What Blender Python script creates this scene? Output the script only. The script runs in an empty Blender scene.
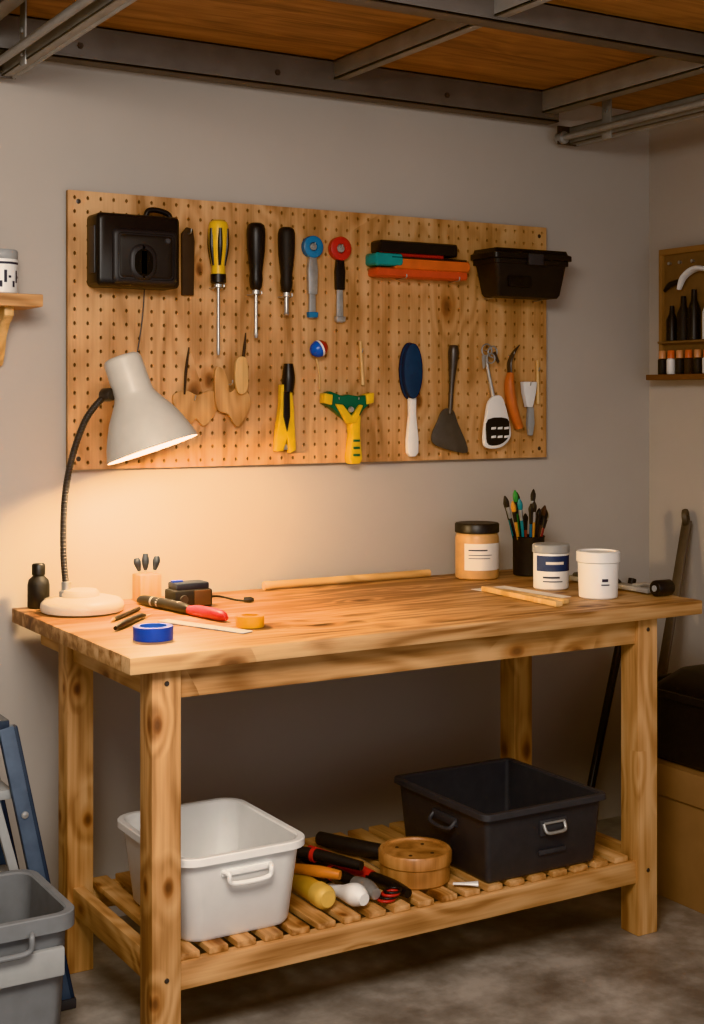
import bpy, bmesh, math, random
from mathutils import Vector, Matrix, Quaternion
random.seed(7)
SC=bpy.context.scene
COL=SC.collection
CUR=[None]

# ------------------------------------------------------------------ materials
def lin(c):
    r=[]
    for v in c[:3]:
        v=v/255.0
        r.append(v/12.92 if v<=0.04045 else ((v+0.055)/1.055)**2.4)
    return (r[0],r[1],r[2],1.0)
MATS={}
def newmat(name):
    m=bpy.data.materials.new(name); m.use_nodes=True
    nt=m.node_tree; b=nt.nodes['Principled BSDF']
    return m,nt,b
def N(nt,t,**k):
    n=nt.nodes.new(t)
    for a,v in k.items(): setattr(n,a,v)
    return n
def plain(name,col,rough=0.5,metal=0.0,var=0.12,scale=25.0,bump=0.0,coat=0.0,trans=0.0,sss=0.0):
    if name in MATS: return MATS[name]
    m,nt,b=newmat(name); L=nt.links
    tc=N(nt,'ShaderNodeTexCoord'); no=N(nt,'ShaderNodeTexNoise')
    no.inputs['Scale'].default_value=scale; no.inputs['Detail'].default_value=5
    L.new(tc.outputs['Object'],no.inputs['Vector'])
    r=N(nt,'ShaderNodeValToRGB')
    c=lin(col); 
    r.color_ramp.elements[0].position=0.3; r.color_ramp.elements[1].position=0.7
    r.color_ramp.elements[0].color=(c[0]*(1-var),c[1]*(1-var),c[2]*(1-var),1)
    r.color_ramp.elements[1].color=(min(1,c[0]*(1+var)),min(1,c[1]*(1+var)),min(1,c[2]*(1+var)),1)
    L.new(no.outputs['Fac'],r.inputs['Fac']); L.new(r.outputs['Color'],b.inputs['Base Color'])
    b.inputs['Roughness'].default_value=rough; b.inputs['Metallic'].default_value=metal
    b.inputs['Coat Weight'].default_value=coat
    b.inputs['Transmission Weight'].default_value=trans
    if sss: b.inputs['Subsurface Weight'].default_value=sss; b.inputs['Subsurface Radius'].default_value=(.02,.02,.02)
    if bump:
        bp=N(nt,'ShaderNodeBump'); bp.inputs['Strength'].default_value=bump; bp.inputs['Distance'].default_value=0.002
        n2=N(nt,'ShaderNodeTexNoise'); n2.inputs['Scale'].default_value=scale*8; n2.inputs['Detail'].default_value=3
        L.new(tc.outputs['Object'],n2.inputs['Vector']); L.new(n2.outputs['Fac'],bp.inputs['Height']); L.new(bp.outputs['Normal'],b.inputs['Normal'])
    MATS[name]=m; return m
def emis(name,col,st):
    m,nt,b=newmat(name); b.inputs['Emission Color'].default_value=lin(col); b.inputs['Emission Strength'].default_value=st
    b.inputs['Base Color'].default_value=lin(col); return m
def wood(name,dark,mid,light,axis='x',rough=0.5,knots=0.0,plank=None,fine=60.0,ring=26.0,stretch=0.09,freq=9.0,bump=0.15,pvar=0.25,contrast=1.35,ksize=1.0,rw=0.09,kprob=0.5):
    m,nt,b=newmat(name); L=nt.links
    tc=N(nt,'ShaderNodeTexCoord')
    ai={'x':0,'y':1,'z':2}[axis]
    src=tc.outputs['Object']
    pv=None
    if plank:
        pax,pw=plank; pi={'x':0,'y':1,'z':2}[pax]
        sp=N(nt,'ShaderNodeSeparateXYZ'); L.new(src,sp.inputs[0])
        dv=N(nt,'ShaderNodeMath',operation='DIVIDE'); L.new(sp.outputs[pi],dv.inputs[0]); dv.inputs[1].default_value=pw
        fl=N(nt,'ShaderNodeMath',operation='FLOOR'); L.new(dv.outputs[0],fl.inputs[0])
        wn=N(nt,'ShaderNodeTexWhiteNoise',noise_dimensions='1D'); L.new(fl.outputs[0],wn.inputs['W'])
        ml=N(nt,'ShaderNodeVectorMath',operation='SCALE'); L.new(wn.outputs['Color'],ml.inputs[0]); ml.inputs['Scale'].default_value=9.0
        ad=N(nt,'ShaderNodeVectorMath',operation='ADD'); L.new(src,ad.inputs[0]); L.new(ml.outputs[0],ad.inputs[1])
        src=ad.outputs[0]; pv=wn.outputs['Value']
        fr=N(nt,'ShaderNodeMath',operation='FRACT'); L.new(dv.outputs[0],fr.inputs[0])
    def mad(a,k,c):
        q=N(nt,'ShaderNodeMath',operation='MULTIPLY_ADD'); L.new(a,q.inputs[0]); q.inputs[1].default_value=k
        if isinstance(c,float): q.inputs[2].default_value=c
        else: L.new(c,q.inputs[2])
        return q.outputs[0]
    kd=None
    if knots:
        # knots: 2-D cells laid out (along the grain, across the grain) so they show on every face
        ss=N(nt,'ShaderNodeSeparateXYZ'); L.new(src,ss.inputs[0])
        oth=[i for i in range(3) if i!=ai]
        ac=N(nt,'ShaderNodeMath',operation='ADD'); L.new(ss.outputs[oth[0]],ac.inputs[0]); L.new(ss.outputs[oth[1]],ac.inputs[1])
        cb=N(nt,'ShaderNodeCombineXYZ'); L.new(mad(ss.outputs[ai],knots,0.0),cb.inputs[0]); L.new(mad(ac.outputs[0],knots*1.7,0.0),cb.inputs[1])
        nd=N(nt,'ShaderNodeTexNoise'); nd.inputs['Scale'].default_value=18; L.new(src,nd.inputs['Vector'])
        vm=N(nt,'ShaderNodeVectorMath',operation='MULTIPLY_ADD'); L.new(nd.outputs['Color'],vm.inputs[0]); vm.inputs[1].default_value=(.05,.05,0)
        L.new(cb.outputs[0],vm.inputs[2])
        vo=N(nt,'ShaderNodeTexVoronoi',voronoi_dimensions='2D'); vo.inputs['Scale'].default_value=1
        L.new(vm.outputs[0],vo.inputs['Vector'])
        sc_=N(nt,'ShaderNodeSeparateColor'); L.new(vo.outputs['Color'],sc_.inputs[0])
        gt=N(nt,'ShaderNodeMath',operation='GREATER_THAN'); L.new(sc_.outputs[0],gt.inputs[0]); gt.inputs[1].default_value=1-kprob
        sz=mad(sc_.outputs[1],0.7,0.65)
        dd=N(nt,'ShaderNodeMath',operation='DIVIDE'); L.new(vo.outputs['Distance'],dd.inputs[0]); L.new(sz,dd.inputs[1])
        inv=N(nt,'ShaderNodeMath',operation='SUBTRACT'); inv.inputs[0].default_value=1.0; L.new(gt.outputs[0],inv.inputs[1])
        kda=N(nt,'ShaderNodeMath',operation='ADD'); L.new(dd.outputs[0],kda.inputs[0]); L.new(inv.outputs[0],kda.inputs[1])
        kd=kda.outputs[0]
    def mapped(along,across):
        mp=N(nt,'ShaderNodeMapping'); s=[across]*3; s[ai]=along
        mp.inputs['Scale'].default_value=s; L.new(src,mp.inputs['Vector']); return mp.outputs[0]
    n1=N(nt,'ShaderNodeTexNoise'); n1.inputs['Scale'].default_value=1; n1.inputs['Detail'].default_value=7; n1.inputs['Distortion'].default_value=0.5
    L.new(mapped(freq*stretch*2,freq*2),n1.inputs['Vector'])
    n2=N(nt,'ShaderNodeTexNoise'); n2.inputs['Scale'].default_value=1; n2.inputs['Detail'].default_value=2; n2.inputs['Distortion'].default_value=0.3
    L.new(mapped(freq*stretch*1.6,freq*0.55),n2.inputs['Vector'])
    ph=mad(n2.outputs['Fac'],ring*2.4,0.0)
    if kd is not None:
        ke_=N(nt,'ShaderNodeMapRange'); L.new(kd,ke_.inputs[0]); ke_.inputs[1].default_value=0; ke_.inputs[2].default_value=.35; ke_.inputs[3].default_value=9.0; ke_.inputs[4].default_value=0
        pa=N(nt,'ShaderNodeMath',operation='ADD'); L.new(ph,pa.inputs[0]); L.new(ke_.outputs[0],pa.inputs[1]); ph=pa.outputs[0]
    sn=N(nt,'ShaderNodeMath',operation='SINE'); L.new(ph,sn.inputs[0])
    n3=N(nt,'ShaderNodeTexNoise'); n3.inputs['Scale'].default_value=1; n3.inputs['Detail'].default_value=3
    L.new(mapped(fine*0.05,fine*2),n3.inputs['Vector'])
    v=mad(sn.outputs[0],rw,0.0)
    v=mad(n1.outputs['Fac'],0.85,v)
    v=mad(n3.outputs['Fac'],0.35,v)
    if pv is not None: v=mad(pv,pvar,v); off=-0.1-pvar*0.5
    else: off=-0.1
    v=mad(v,contrast,off*contrast-(contrast-1)*0.5)
    r=N(nt,'ShaderNodeValToRGB'); e=r.color_ramp.elements
    e[0].position=0.22; e[0].color=lin(dark); e[1].position=0.78; e[1].color=lin(light)
    q=e.new(0.48); q.color=lin(mid)
    L.new(v,r.inputs['Fac']); colr=r.outputs['Color']
    if knots:
        kr=N(nt,'ShaderNodeValToRGB'); ke=kr.color_ramp.elements
        ke[0].position=0.03*ksize; ke[0].color=(0.20,0.11,0.07,1); ke[1].position=0.20*ksize; ke[1].color=(1,1,1,1)
        k2=ke.new(0.07*ksize); k2.color=(0.50,0.34,0.24,1)
        k3=ke.new(0.10*ksize); k3.color=(0.82,0.72,0.62,1)
        L.new(kd,kr.inputs['Fac'])
        mx=N(nt,'ShaderNodeMix',data_type='RGBA',blend_type='MULTIPLY'); mx.inputs[0].default_value=0.9
        L.new(colr,mx.inputs[6]); L.new(kr.outputs['Color'],mx.inputs[7]); colr=mx.outputs[2]
    if plank:
        sr=N(nt,'ShaderNodeValToRGB'); se=sr.color_ramp.elements
        se[0].position=0.0; se[0].color=(.35,.25,.2,1); se[1].position=0.014; se[1].color=(1,1,1,1)
        L.new(fr.outputs[0],sr.inputs['Fac'])
        mx=N(nt,'ShaderNodeMix',data_type='RGBA',blend_type='MULTIPLY'); mx.inputs[0].default_value=0.6
        L.new(colr,mx.inputs[6]); L.new(sr.outputs['Color'],mx.inputs[7]); colr=mx.outputs[2]
    L.new(colr,b.inputs['Base Color']); b.inputs['Roughness'].default_value=rough
    bp=N(nt,'ShaderNodeBump'); bp.inputs['Strength'].default_value=bump; bp.inputs['Distance'].default_value=0.002
    L.new(v,bp.inputs['Height']); L.new(bp.outputs['Normal'],b.inputs['Normal'])
    MATS[name]=m; return m

M_WALL=plain('plaster_wall',(184,176,168),0.9,var=0.04,scale=2.2,bump=0.12)
def concrete():
    m,nt,b=newmat('concrete_floor'); L=nt.links
    tc=N(nt,'ShaderNodeTexCoord')
    a=N(nt,'ShaderNodeTexNoise'); a.inputs['Scale'].default_value=4.2; a.inputs['Detail'].default_value=9; a.inputs['Roughness'].default_value=0.62
    L.new(tc.outputs['Object'],a.inputs['Vector'])
    c=N(nt,'ShaderNodeTexNoise'); c.inputs['Scale'].default_value=24; c.inputs['Detail'].default_value=4; c.inputs['Roughness'].default_value=0.6
    L.new(tc.outputs['Object'],c.inputs['Vector'])
    mm=N(nt,'ShaderNodeMath',operation='MULTIPLY_ADD'); L.new(c.outputs['Fac'],mm.inputs[0]); mm.inputs[1].default_value=.18
    m2=N(nt,'ShaderNodeMath',operation='MULTIPLY'); L.new(a.outputs['Fac'],m2.inputs[0]); m2.inputs[1].default_value=.82
    L.new(m2.outputs[0],mm.inputs[2])
    r=N(nt,'ShaderNodeValToRGB'); e=r.color_ramp.elements
    e[0].position=.38; e[0].color=lin((112,106,101)); e[1].position=.64; e[1].color=lin((172,165,157))
    q=e.new(.50); q.color=lin((140,134,127))
    L.new(mm.outputs[0],r.inputs['Fac']); L.new(r.outputs['Color'],b.inputs['Base Color'])
    r2=N(nt,'ShaderNodeValToRGB'); r2.color_ramp.elements[0].color=(.28,.28,.28,1); r2.color_ramp.elements[1].color=(.55,.55,.55,1)
    L.new(a.outputs['Fac'],r2.inputs['Fac']); L.new(r2.outputs['Color'],b.inputs['Roughness'])
    bp=N(nt,'ShaderNodeBump'); bp.inputs['Strength'].default_value=.08; bp.inputs['Distance'].default_value=.002
    L.new(mm.outputs[0],bp.inputs['Height']); L.new(bp.outputs['Normal'],b.inputs['Normal'])
    return m
M_FLOOR=concrete()
W_TOP=wood('bench_top_wood',(134,92,56),(186,142,98),(208,170,126),'x',0.5,knots=2.6,plank=('y',0.14),pvar=.25,contrast=1.6,ksize=1.0,kprob=.6)
PD,PM,PL_=(140,96,58),(188,142,96),(212,170,124)
W_X=wood('pine_x',PD,PM,PL_,'x',0.5,knots=4,ksize=1.0)
W_Y=wood('pine_y',PD,PM,PL_,'y',0.5,knots=4,ksize=1.0)
W_Z=wood('pine_z',PD,PM,PL_,'z',0.5,knots=4,ksize=1.0)
W_PEG=wood('pegboard_wood',(162,118,78),(196,150,106),(214,172,128),'z',0.55,knots=3.2,stretch=.12,freq=8,bump=.05,contrast=1.4,rw=.08,ksize=1.1,kprob=.4)
W_CEIL=wood('ceiling_plywood',(122,84,54),(160,114,76),(186,140,98),'x',0.6,plank=('y',0.42),bump=.1,contrast=1.2,rw=.05)
W_LIGHT=wood('light_wood',(190,150,98),(212,174,120),(224,190,140),'z',0.5)
W_LIGHTX=wood('light_wood_x',(190,148,96),(214,176,122),(226,192,142),'x',0.5)
W_PLY=wood('jig_plywood',(168,122,76),(196,150,100),(212,170,118),'z',0.55)
W_BOX=wood('turned_wood',(136,92,54),(172,120,74),(196,144,94),'z',0.4)
HOLE_SHADE=plain('hole_shade',(56,38,26),0.9)  # dark colour standing in for the shade inside the peg holes
BLACK=plain('black_plastic',(28,28,30),0.42,var=.15)
BLACKM=plain('black_matte',(35,34,35),0.6,var=.2,bump=.1)
DGREY=plain('charcoal_plastic',(70,72,76),0.5,var=.1,bump=.12)
GREY=plain('grey_plastic',(120,123,126),0.55,var=.08)
LGREY=plain('lightgrey_plastic',(160,162,162),0.5,var=.05)
WHITE=plain('white_plastic',(230,230,228),0.4,var=.02)
TUBW=plain('translucent_tub',(230,230,228),0.35,var=.02,sss=.15)
LAMPW=plain('lamp_enamel',(204,198,188),0.35,var=.03)
CREAM=plain('cream_enamel',(222,208,188),0.4,var=.04)
STEEL=plain('brushed_steel',(186,186,184),0.35,metal=.7,var=.1,scale=60)
DSTEEL=plain('dark_steel',(88,84,82),0.4,metal=.6,var=.15,scale=30)
GALV=plain('galvanised_steel',(160,159,156),0.42,metal=.25,var=.12,scale=14)
BEAM=plain('painted_beam',(110,106,103),0.5,metal=.15,var=.12,scale=9)
YEL=plain('yellow_plastic',(222,178,50),0.4)
RED=plain('red_plastic',(178,48,42),0.4)
BLUE=plain('blue_tape',(34,76,172),0.35)
SKYB=plain('blue_metal',(50,120,168),0.35)
NAVY=plain('navy_bristle',(42,64,90),0.6,bump=.4)
GREEN=plain('green_plastic',(32,94,72),0.4)
ORANGE=plain('orange_plastic',(208,104,52),0.4)
TEAL=plain('teal_plastic',(46,142,142),0.4)
TAN=plain('tan_paint',(196,154,108),0.35)
PAPER=plain('paper',(228,222,214),0.8,var=.02)
INK=plain('label_ink',(60,60,72),0.7)
LBLUE=plain('label_blue',(56,72,104),0.6)
CARD=plain('cardboard',(146,112,80),0.8,var=.08,scale=12)
BROWN=plain('rack_board',(124,98,74),0.7,var=.1)
DBROWN=plain('dark_leather',(54,42,35),0.7)
STEELB=plain('blue_grey_steel',(88,102,120),0.45,metal=.15)

# ------------------------------------------------------------------ builders
def link(o,parent=True):
    COL.objects.link(o)
    if parent and CUR[0] is not None:
        p=CUR[0]; o.parent=p; o.matrix_parent_inverse=Matrix.Translation(p.location).inverted()
def group(name,loc):
    e=bpy.data.objects.new(name,None); e.empty_display_size=.05; e.location=loc; COL.objects.link(e); CUR[0]=e; return e
def end(): CUR[0]=None
def mk(name,vs,fs,mat,smooth=True,bev=0.0,ang=35,seg=2):
    me=bpy.data.meshes.new(name); me.from_pydata([tuple(v) for v in vs],[],fs)
    bm=bmesh.new(); bm.from_mesh(me); bmesh.ops.recalc_face_normals(bm,faces=bm.faces)
    if bev>0:
        es=[e for e in bm.edges if len(e.link_faces)==2 and e.calc_face_angle(0)>math.radians(30)]
        bmesh.ops.bevel(bm,geom=es,offset=bev,segments=seg,affect='EDGES',profile=.6,clamp_overlap=True)
    bm.to_mesh(me); bm.free()
    if smooth:
        for p in me.polygons: p.use_smooth=True
        me.set_sharp_from_angle(angle=math.radians(ang))
    me.materials.append(mat)
    o=bpy.data.objects.new(name,me); link(o); return o
BF=[(0,1,3,2),(4,6,7,5),(0,4,5,1),(2,3,7,6),(0,2,6,4),(1,5,7,3)]
def box(name,lo,hi,mat,bev=.002,rz=0,rot=None):
    c=Vector([(a+b)/2 for a,b in zip(lo,hi)])
    vs=[Vector((x,y,z)) for x in (lo[0],hi[0]) for y in (lo[1],hi[1]) for z in (lo[2],hi[2])]
    if rz or rot is not None:
        R=rot if rot is not None else Matrix.Rotation(rz,3,'Z')
        vs=[R@(v-c)+c for v in vs]
    return mk(name,vs,BF,mat,bev=bev)
def frame(d):
    d=d.normalized(); a=Vector((0,0,1)) if abs(d.z)<.9 else Vector((1,0,0))
    u=d.cross(a).normalized(); return u,d.cross(u).normalized()
def cat(pts,k=8,closed=False):
    pts=[Vector(p) for p in pts]; n=len(pts); out=[]
    rng=range(n) if closed else range(n-1)
    for i in rng:
        g=lambda j: pts[j%n] if closed else pts[max(0,min(n-1,j))]
        p0,p1,p2,p3=g(i-1),g(i),g(i+1),g(i+2)
        for q in range(k):
            t=q/k
            out.append(.5*((2*p1)+(p2-p0)*t+(2*p0-5*p1+4*p2-p3)*t*t+(3*p1-p0-3*p2+p3)*t**3))
    if not closed: out.append(pts[-1])
    return out
def sweep(name,pts,rad,mat,n=14,curve=True,k=8,flat=1.0):
    P=[Vector(p) for p in pts]
    R=list(rad) if hasattr(rad,'__len__') else [rad]*len(P)
    if curve and len(P)>2:
        rr=cat([(r,0,0) for r in R],k); P=cat(P,k); R=[max(1e-4,v.x) for v in rr]
    vs=[];fs=[]; u,_=frame(P[1]-P[0])
    for i,p in enumerate(P):
        d=(P[min(i+1,len(P)-1)]-P[max(i-1,0)]).normalized()
        u=(u-d*u.dot(d)).normalized(); w=d.cross(u)
        for j in range(n):
            a=2*math.pi*j/n; vs.append(p+u*math.cos(a)*R[i]+w*math.sin(a)*R[i]*flat)
    for i in range(len(P)-1):
        for j in range(n):
            fs.append((i*n+j,i*n+(j+1)%n,(i+1)*n+(j+1)%n,(i+1)*n+j))
    fs.append(tuple(range(n))); fs.append(tuple((len(P)-1)*n+j for j in range(n)))
    return mk(name,vs,fs,mat)
def lathe(name,prof,org,axis,mat,n=40,ang=40):
    org=Vector(org); d=Vector(axis).normalized(); u,w=frame(d)
    vs=[];fs=[]
    for r,h in prof:
        r=max(r,1e-5)
        for j in range(n):
            a=2*math.pi*j/n; vs.append(org+d*h+u*math.cos(a)*r+w*math.sin(a)*r)
    for i in range(len(prof)-1):
        for j in range(n): fs.append((i*n+j,i*n+(j+1)%n,(i+1)*n+(j+1)%n,(i+1)*n+j))
    if prof[0][0]>1e-4: fs.append(tuple(range(n)))
    if prof[-1][0]>1e-4: fs.append(tuple((len(prof)-1)*n+j for j in range(n)))
    return mk(name,vs,fs,mat,ang=ang)
def zl(name,prof,x,y,z,mat,n=40): return lathe(name,prof,(x,y,z),(0,0,1),mat,n)
def prism(name,pts,y0,y1,mat,cx=0,cz=0,sc=.01,bev=.0015,smooth=0,rot=0):
    """outline in x/z (centimetres about cx,cz) extruded in y"""
    P=[Vector((p[0],p[1],0)) for p in pts]
    if smooth: P=cat(P,smooth,True)
    ca,sa=math.cos(rot),math.sin(rot)
    P=[(p.x*ca-p.y*sa,p.x*sa+p.y*ca) for p in P]
    n=len(P); vs=[(cx+p[0]*sc,y0,cz+p[1]*sc) for p in P]+[(cx+p[0]*sc,y1,cz+p[1]*sc) for p in P]
    fs=[tuple(range(n)),tuple(range(2*n-1,n-1,-1))]+[(i,(i+1)%n,n+(i+1)%n,n+i) for i in range(n)]
    return mk(name,vs,fs,mat,bev=bev,seg=2)
def rr(x0,x1,y0,y1,r,z,k=6):
    o=[]
    for cx,cy,a0 in ((x1-r,y1-r,0),(x0+r,y1-r,90),(x0+r,y0+r,180),(x1-r,y0+r,270)):
        for i in range(k+1):
            a=math.radians(a0+90*i/k); o.append(Vector((cx+r*math.cos(a),cy+r*math.sin(a),z)))
    return o
def loft(name,rings,mat,cap0=True,cap1=True,ang=35):
    n=len(rings[0]); vs=[v for r in rings for v in r]; fs=[]
    for i in range(len(rings)-1):
        for j in range(n): fs.append((i*n+j,i*n+(j+1)%n,(i+1)*n+(j+1)%n,(i+1)*n+j))
    if cap0: fs.append(tuple(range(n)))
    if cap1: fs.append(tuple((len(rings)-1)*n+j for j in range(n)))
    return mk(name,vs,fs,mat,ang=ang)
def tub(name,x0,x1,y0,y1,z0,z1,ins,r,mat,lip=.012,liph=.012,t=.004):
    g=[]
    def R(e,rad,z): g.append(rr(x0+e,x1-e,y0+e,y1-e,rad,z))
    rb=max(r-ins*.3,.01)
    R(ins+.008,max(rb-.008,.005),z0); R(ins,rb,z0+.01)
    R(lip,r-lip*.5,z1-liph-.004); R(lip*.9,r-lip*.5,z1-liph); R(0,r,z1-liph); R(0,r,z1-.002); R(.002,r-.001,z1)
    R(lip,r-lip*.6,z1); R(lip+t,r-lip*.6-t*.5,z1-.004); R(ins+t,rb-t*.5,z0+.016); R(ins+t+.008,max(rb-.01,.004),z0+t+.003)
    return loft(name,g,mat)

# ------------------------------------------------------------------ room
box('wall_back',(-1.7,0,0),(3.44,.12,2.62),M_WALL,bev=0)
box('wall_right',(3.44,-4.6,0),(3.56,.12,2.62),M_WALL,bev=0)
box('wall_left',(-1.82,-4.6,0),(-1.7,.12,2.62),M_WALL,bev=0)
box('floor',(-1.82,-5.2,-.1),(3.56,.12,0),M_FLOOR,bev=0)
box('ceiling',(-1.82,-4.6,2.47),(3.56,.12,2.53),W_CEIL,bev=0)

# ------------------------------------------------------------------ ceiling steel
def chan(name,p0,p1,w,h,mat,t=.006,side=1):
    x0,y0,z0=p0;x1,y1,_=p1
    if abs(x1-x0)>abs(y1-y0):
        yb=y0 if side>0 else y0+w-t
        box(name+'_web',(x0,yb,z0),(x1,yb+t,z0+h),mat,.001)
        box(name+'_flange_low',(x0,y0,z0),(x1,y0+w,z0+t),mat,.001)
        box(name+'_flange_top',(x0,y0,z0+h-t),(x1,y0+w,z0+h),mat,.001)
    else:
        xb=x0 if side>0 else x0+w-t
        box(name+'_web',(xb,y0,z0),(xb+t,y1,z0+h),mat,.001)
        box(name+'_flange_low',(x0,y0,z0),(x0+w,y1,z0+t),mat,.001)
        box(name+'_flange_top',(x0,y0,z0+h-t),(x0+w,y1,z0+h),mat,.001)
group('ceiling_steel_frame',(2,-.5,2.4))
chan('wall_beam',(.6,-.10,2.372),(2.95,-.04,0),.06,.098,BEAM)
chan('mid_beam',(.2,-.90,2.40),(3.44,-.84,0),.06,.07,BEAM)
chan('near_beam',(.2,-1.75,2.40),(3.44,-1.69,0),.06,.07,BEAM)
chan('cross_left',(0.98,-3.6,2.40),(1.04,-.10,0),.05,.07,GALV)
chan('cross_mid',(2.09,-3.6,2.412),(2.12,-.10,0),.035,.058,GALV)
chan('cross_right',(2.88,-3.6,2.395),(2.94,-.10,0),.05,.075,GALV)
for x in (1.3,1.9,2.5):
    lathe('beam_bolt',[(.0,-.006),(.008,-.006),(.009,0)],(x,-.10,2.41),(0,1,0),DSTEEL,n=6)
end()
def track(name,x):
    group(name,(x,-1.8,2.33))
    box('track_web',(x-.004,-3.6,2.312),(x,-.06,2.368),GALV,.001)
    box('track_top',(x-.004,-3.6,2.364),(x+.035,-.06,2.368),GALV,.001)
    box('track_bottom',(x-.004,-3.6,2.312),(x+.030,-.06,2.316),GALV,.001)
    sweep('track_curl',[(x+.030,-3.6,2.316),(x+.030,-.05,2.316)],.008,GALV,curve=False)
    sweep('spring_rod',[(x-.034,-3.6,2.330),(x-.034,-.035,2.330)],.011,GALV,curve=False)
    lathe('rod_collar',[(.012,0),(.021,.002),(.021,.03),(.012,.032)],(x-.034,-.075,2.330),(0,1,0),STEEL)
    box('end_bracket',(x-.052,-.062,2.308),(x+.036,-.056,2.37),DSTEEL,.002)
    for yy in (-.25,-.95,-1.72,-2.6):
        box('hanger',(x-.007,yy-.022,2.30),(x-.002,yy+.022,2.47),GALV,.001)
        box('hanger_foot',(x-.045,yy-.022,2.464),(x-.002,yy+.022,2.47),GALV,.001)
        for zz in (2.33,2.39):
            lathe('bolt',[(.0,-.006),(.007,-.006),(.007,0)],(x-.007,yy,zz),(1,0,0),STEEL,n=6)
    end()
track('garage_door_track',3.03)
track('garage_door_track',1.10)

# ------------------------------------------------------------------ lights
def area(name,loc,size,energy,col,rot=(0,0,0),sy=None):
    l=bpy.data.lights.new(name,'AREA'); l.energy=energy; l.color=col; l.shape='RECTANGLE'; l.size=size; l.size_y=sy or size
    o=bpy.data.objects.new(name,l); o.location=loc; o.rotation_euler=rot; COL.objects.link(o); return o
area('overhead_key_light',(0.55,-2.5,2.30),1.1,62,(1,.92,.82),(math.radians(24),math.radians(-10),0),.8)  # added soft key light from above and in front; ceiling panel assumed, unseen
area('ceiling_fill_light',(1.4,-2.2,1.9),.7,17,(1,.91,.82),(math.radians(180),0,0))  # added fill aimed upward to brighten the ceiling; no such fixture
w=bpy.data.worlds.new('world'); SC.world=w; w.use_nodes=True
bg=w.node_tree.nodes['Background']; bg.inputs[0].default_value=(.98,.97,1,1); bg.inputs[1].default_value=.72

# ------------------------------------------------------------------ workbench
group('wooden_workbench',(1.97,-.47,0))
TX0,TX1,TY0,TY1=1.127,2.812,-.89,-.05
box('top',(TX0,TY0,.862),(TX1,TY1,.90),W_TOP,.004)
for i,(x,y) in enumerate(((1.19,-.86),(2.603,-.86),(1.19,-.31),(2.603,-.31))):
    box('leg_%d'%(i+1),(x,y,0),(x+.07,y+.07,.862),W_Z,.004)
box('apron_front',(1.258,-.848,.792),(2.605,-.818,.862),W_X,.003)
box('apron_back',(1.258,-.275,.792),(2.605,-.245,.862),W_X,.003)
box('apron_left',(1.205,-.792,.792),(1.235,-.308,.862),W_Y,.003)
box('apron_right',(2.625,-.792,.792),(2.655,-.308,.862),W_Y,.003)
box('cleat_left',(1.20,-.24,.80),(1.24,-.07,.862),W_Y,.003)
box('cleat_right',(2.62,-.24,.80),(2.66,-.07,.862),W_Y,.003)
box('shelf_rail_front',(1.258,-.852,.142),(2.605,-.822,.203),W_X,.004)
box('shelf_rail_back',(1.258,-.285,.142),(2.605,-.255,.203),W_X,.004)
box('shelf_rail_left',(1.205,-.792,.150),(1.235,-.308,.218),W_Y,.004)
box('shelf_rail_right',(2.625,-.792,.150),(2.655,-.308,.218),W_Y,.004)
n=19
for i in range(n):
    x=1.262+i*(1.34/n)
    box('slat_%d'%(i+1),(x+.004,-.842,.2035),(x+.052,-.262,.2185),W_Y,.003)
for x,y,z in ((1.225,-.861,.83),(1.225,-.861,.175),(2.638,-.861,.83),(2.638,-.861,.175)):
    lathe('screw',[(.0,-.0015),(.005,-.0015),(.006,0)],(x,y,z),(0,1,0),DSTEEL,n=12)
end()
SH=.2185

# ------------------------------------------------------------------ pegboard
group('pegboard',(2.12,-.02,1.65))
PX0,PX1,PZ0,PZ1=1.292,2.957,1.262,2.031
def pegsheet():
    nx,nz=44,20; dx=(PX1-PX0)/nx; dz=(PZ1-PZ0)/nz; yf,yb=-.025,-.013
    bm=bmesh.new(); cache={}
    def V(x,y,z):
        k=(round(x,5),round(y,5),round(z,5))
        if k not in cache: cache[k]=bm.verts.new((x,y,z))
        return cache[k]
    for i in range(nx):
        for j in range(nz):
            x0=PX0+i*dx; z0=PZ0+j*dz; cx=x0+dx/2; cz=z0+dz/2
            out=[(x0+dx,cz),(x0+dx,z0+dz),(cx,z0+dz),(x0,z0+dz),(x0,cz),(x0,z0),(cx,z0),(x0+dx,z0)]
            inn=[(cx+.0040*math.cos(k*math.pi/4),cz+.0058*math.sin(k*math.pi/4)) for k in range(8)]
            for k in range(8):
                m=(k+1)%8
                bm.faces.new((V(out[k][0],yf,out[k][1]),V(out[m][0],yf,out[m][1]),V(inn[m][0],yf,inn[m][1]),V(inn[k][0],yf,inn[k][1])))
                bm.faces.new((V(inn[k][0],yf,inn[k][1]),V(inn[m][0],yf,inn[m][1]),V(inn[m][0],yb,inn[m][1]),V(inn[k][0],yb,inn[k][1])))
    c=[(PX0,PZ0),(PX1,PZ0),(PX1,PZ1),(PX0,PZ1)]
    for k in range(4):
        a,b2=c[k],c[(k+1)%4]
        bm.faces.new([bm.verts.new(p) for p in ((a[0],yf,a[1]),(b2[0],yf,b2[1]),(b2[0],yb,b2[1]),(a[0],yb,a[1]))])
    me=bpy.data.meshes.new('perforated_sheet'); bm.to_mesh(me); bm.free(); me.materials.append(W_PEG)
    o=bpy.data.objects.new('perforated_sheet',me); link(o)
pegsheet()
box('hole_shade_sheet',(PX0+.0005,-.0128,PZ0+.0005),(PX1-.0005,-.008,PZ1-.0005),HOLE_SHADE,0)  # dark sheet behind the perforations, coloured as the shade in the holes
for z in (PZ0+.05,1.63,PZ1-.08):
    box('batten',(PX0+.06,-.008,z),(PX1-.06,-.0001,z+.035),W_X,0)
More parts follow.
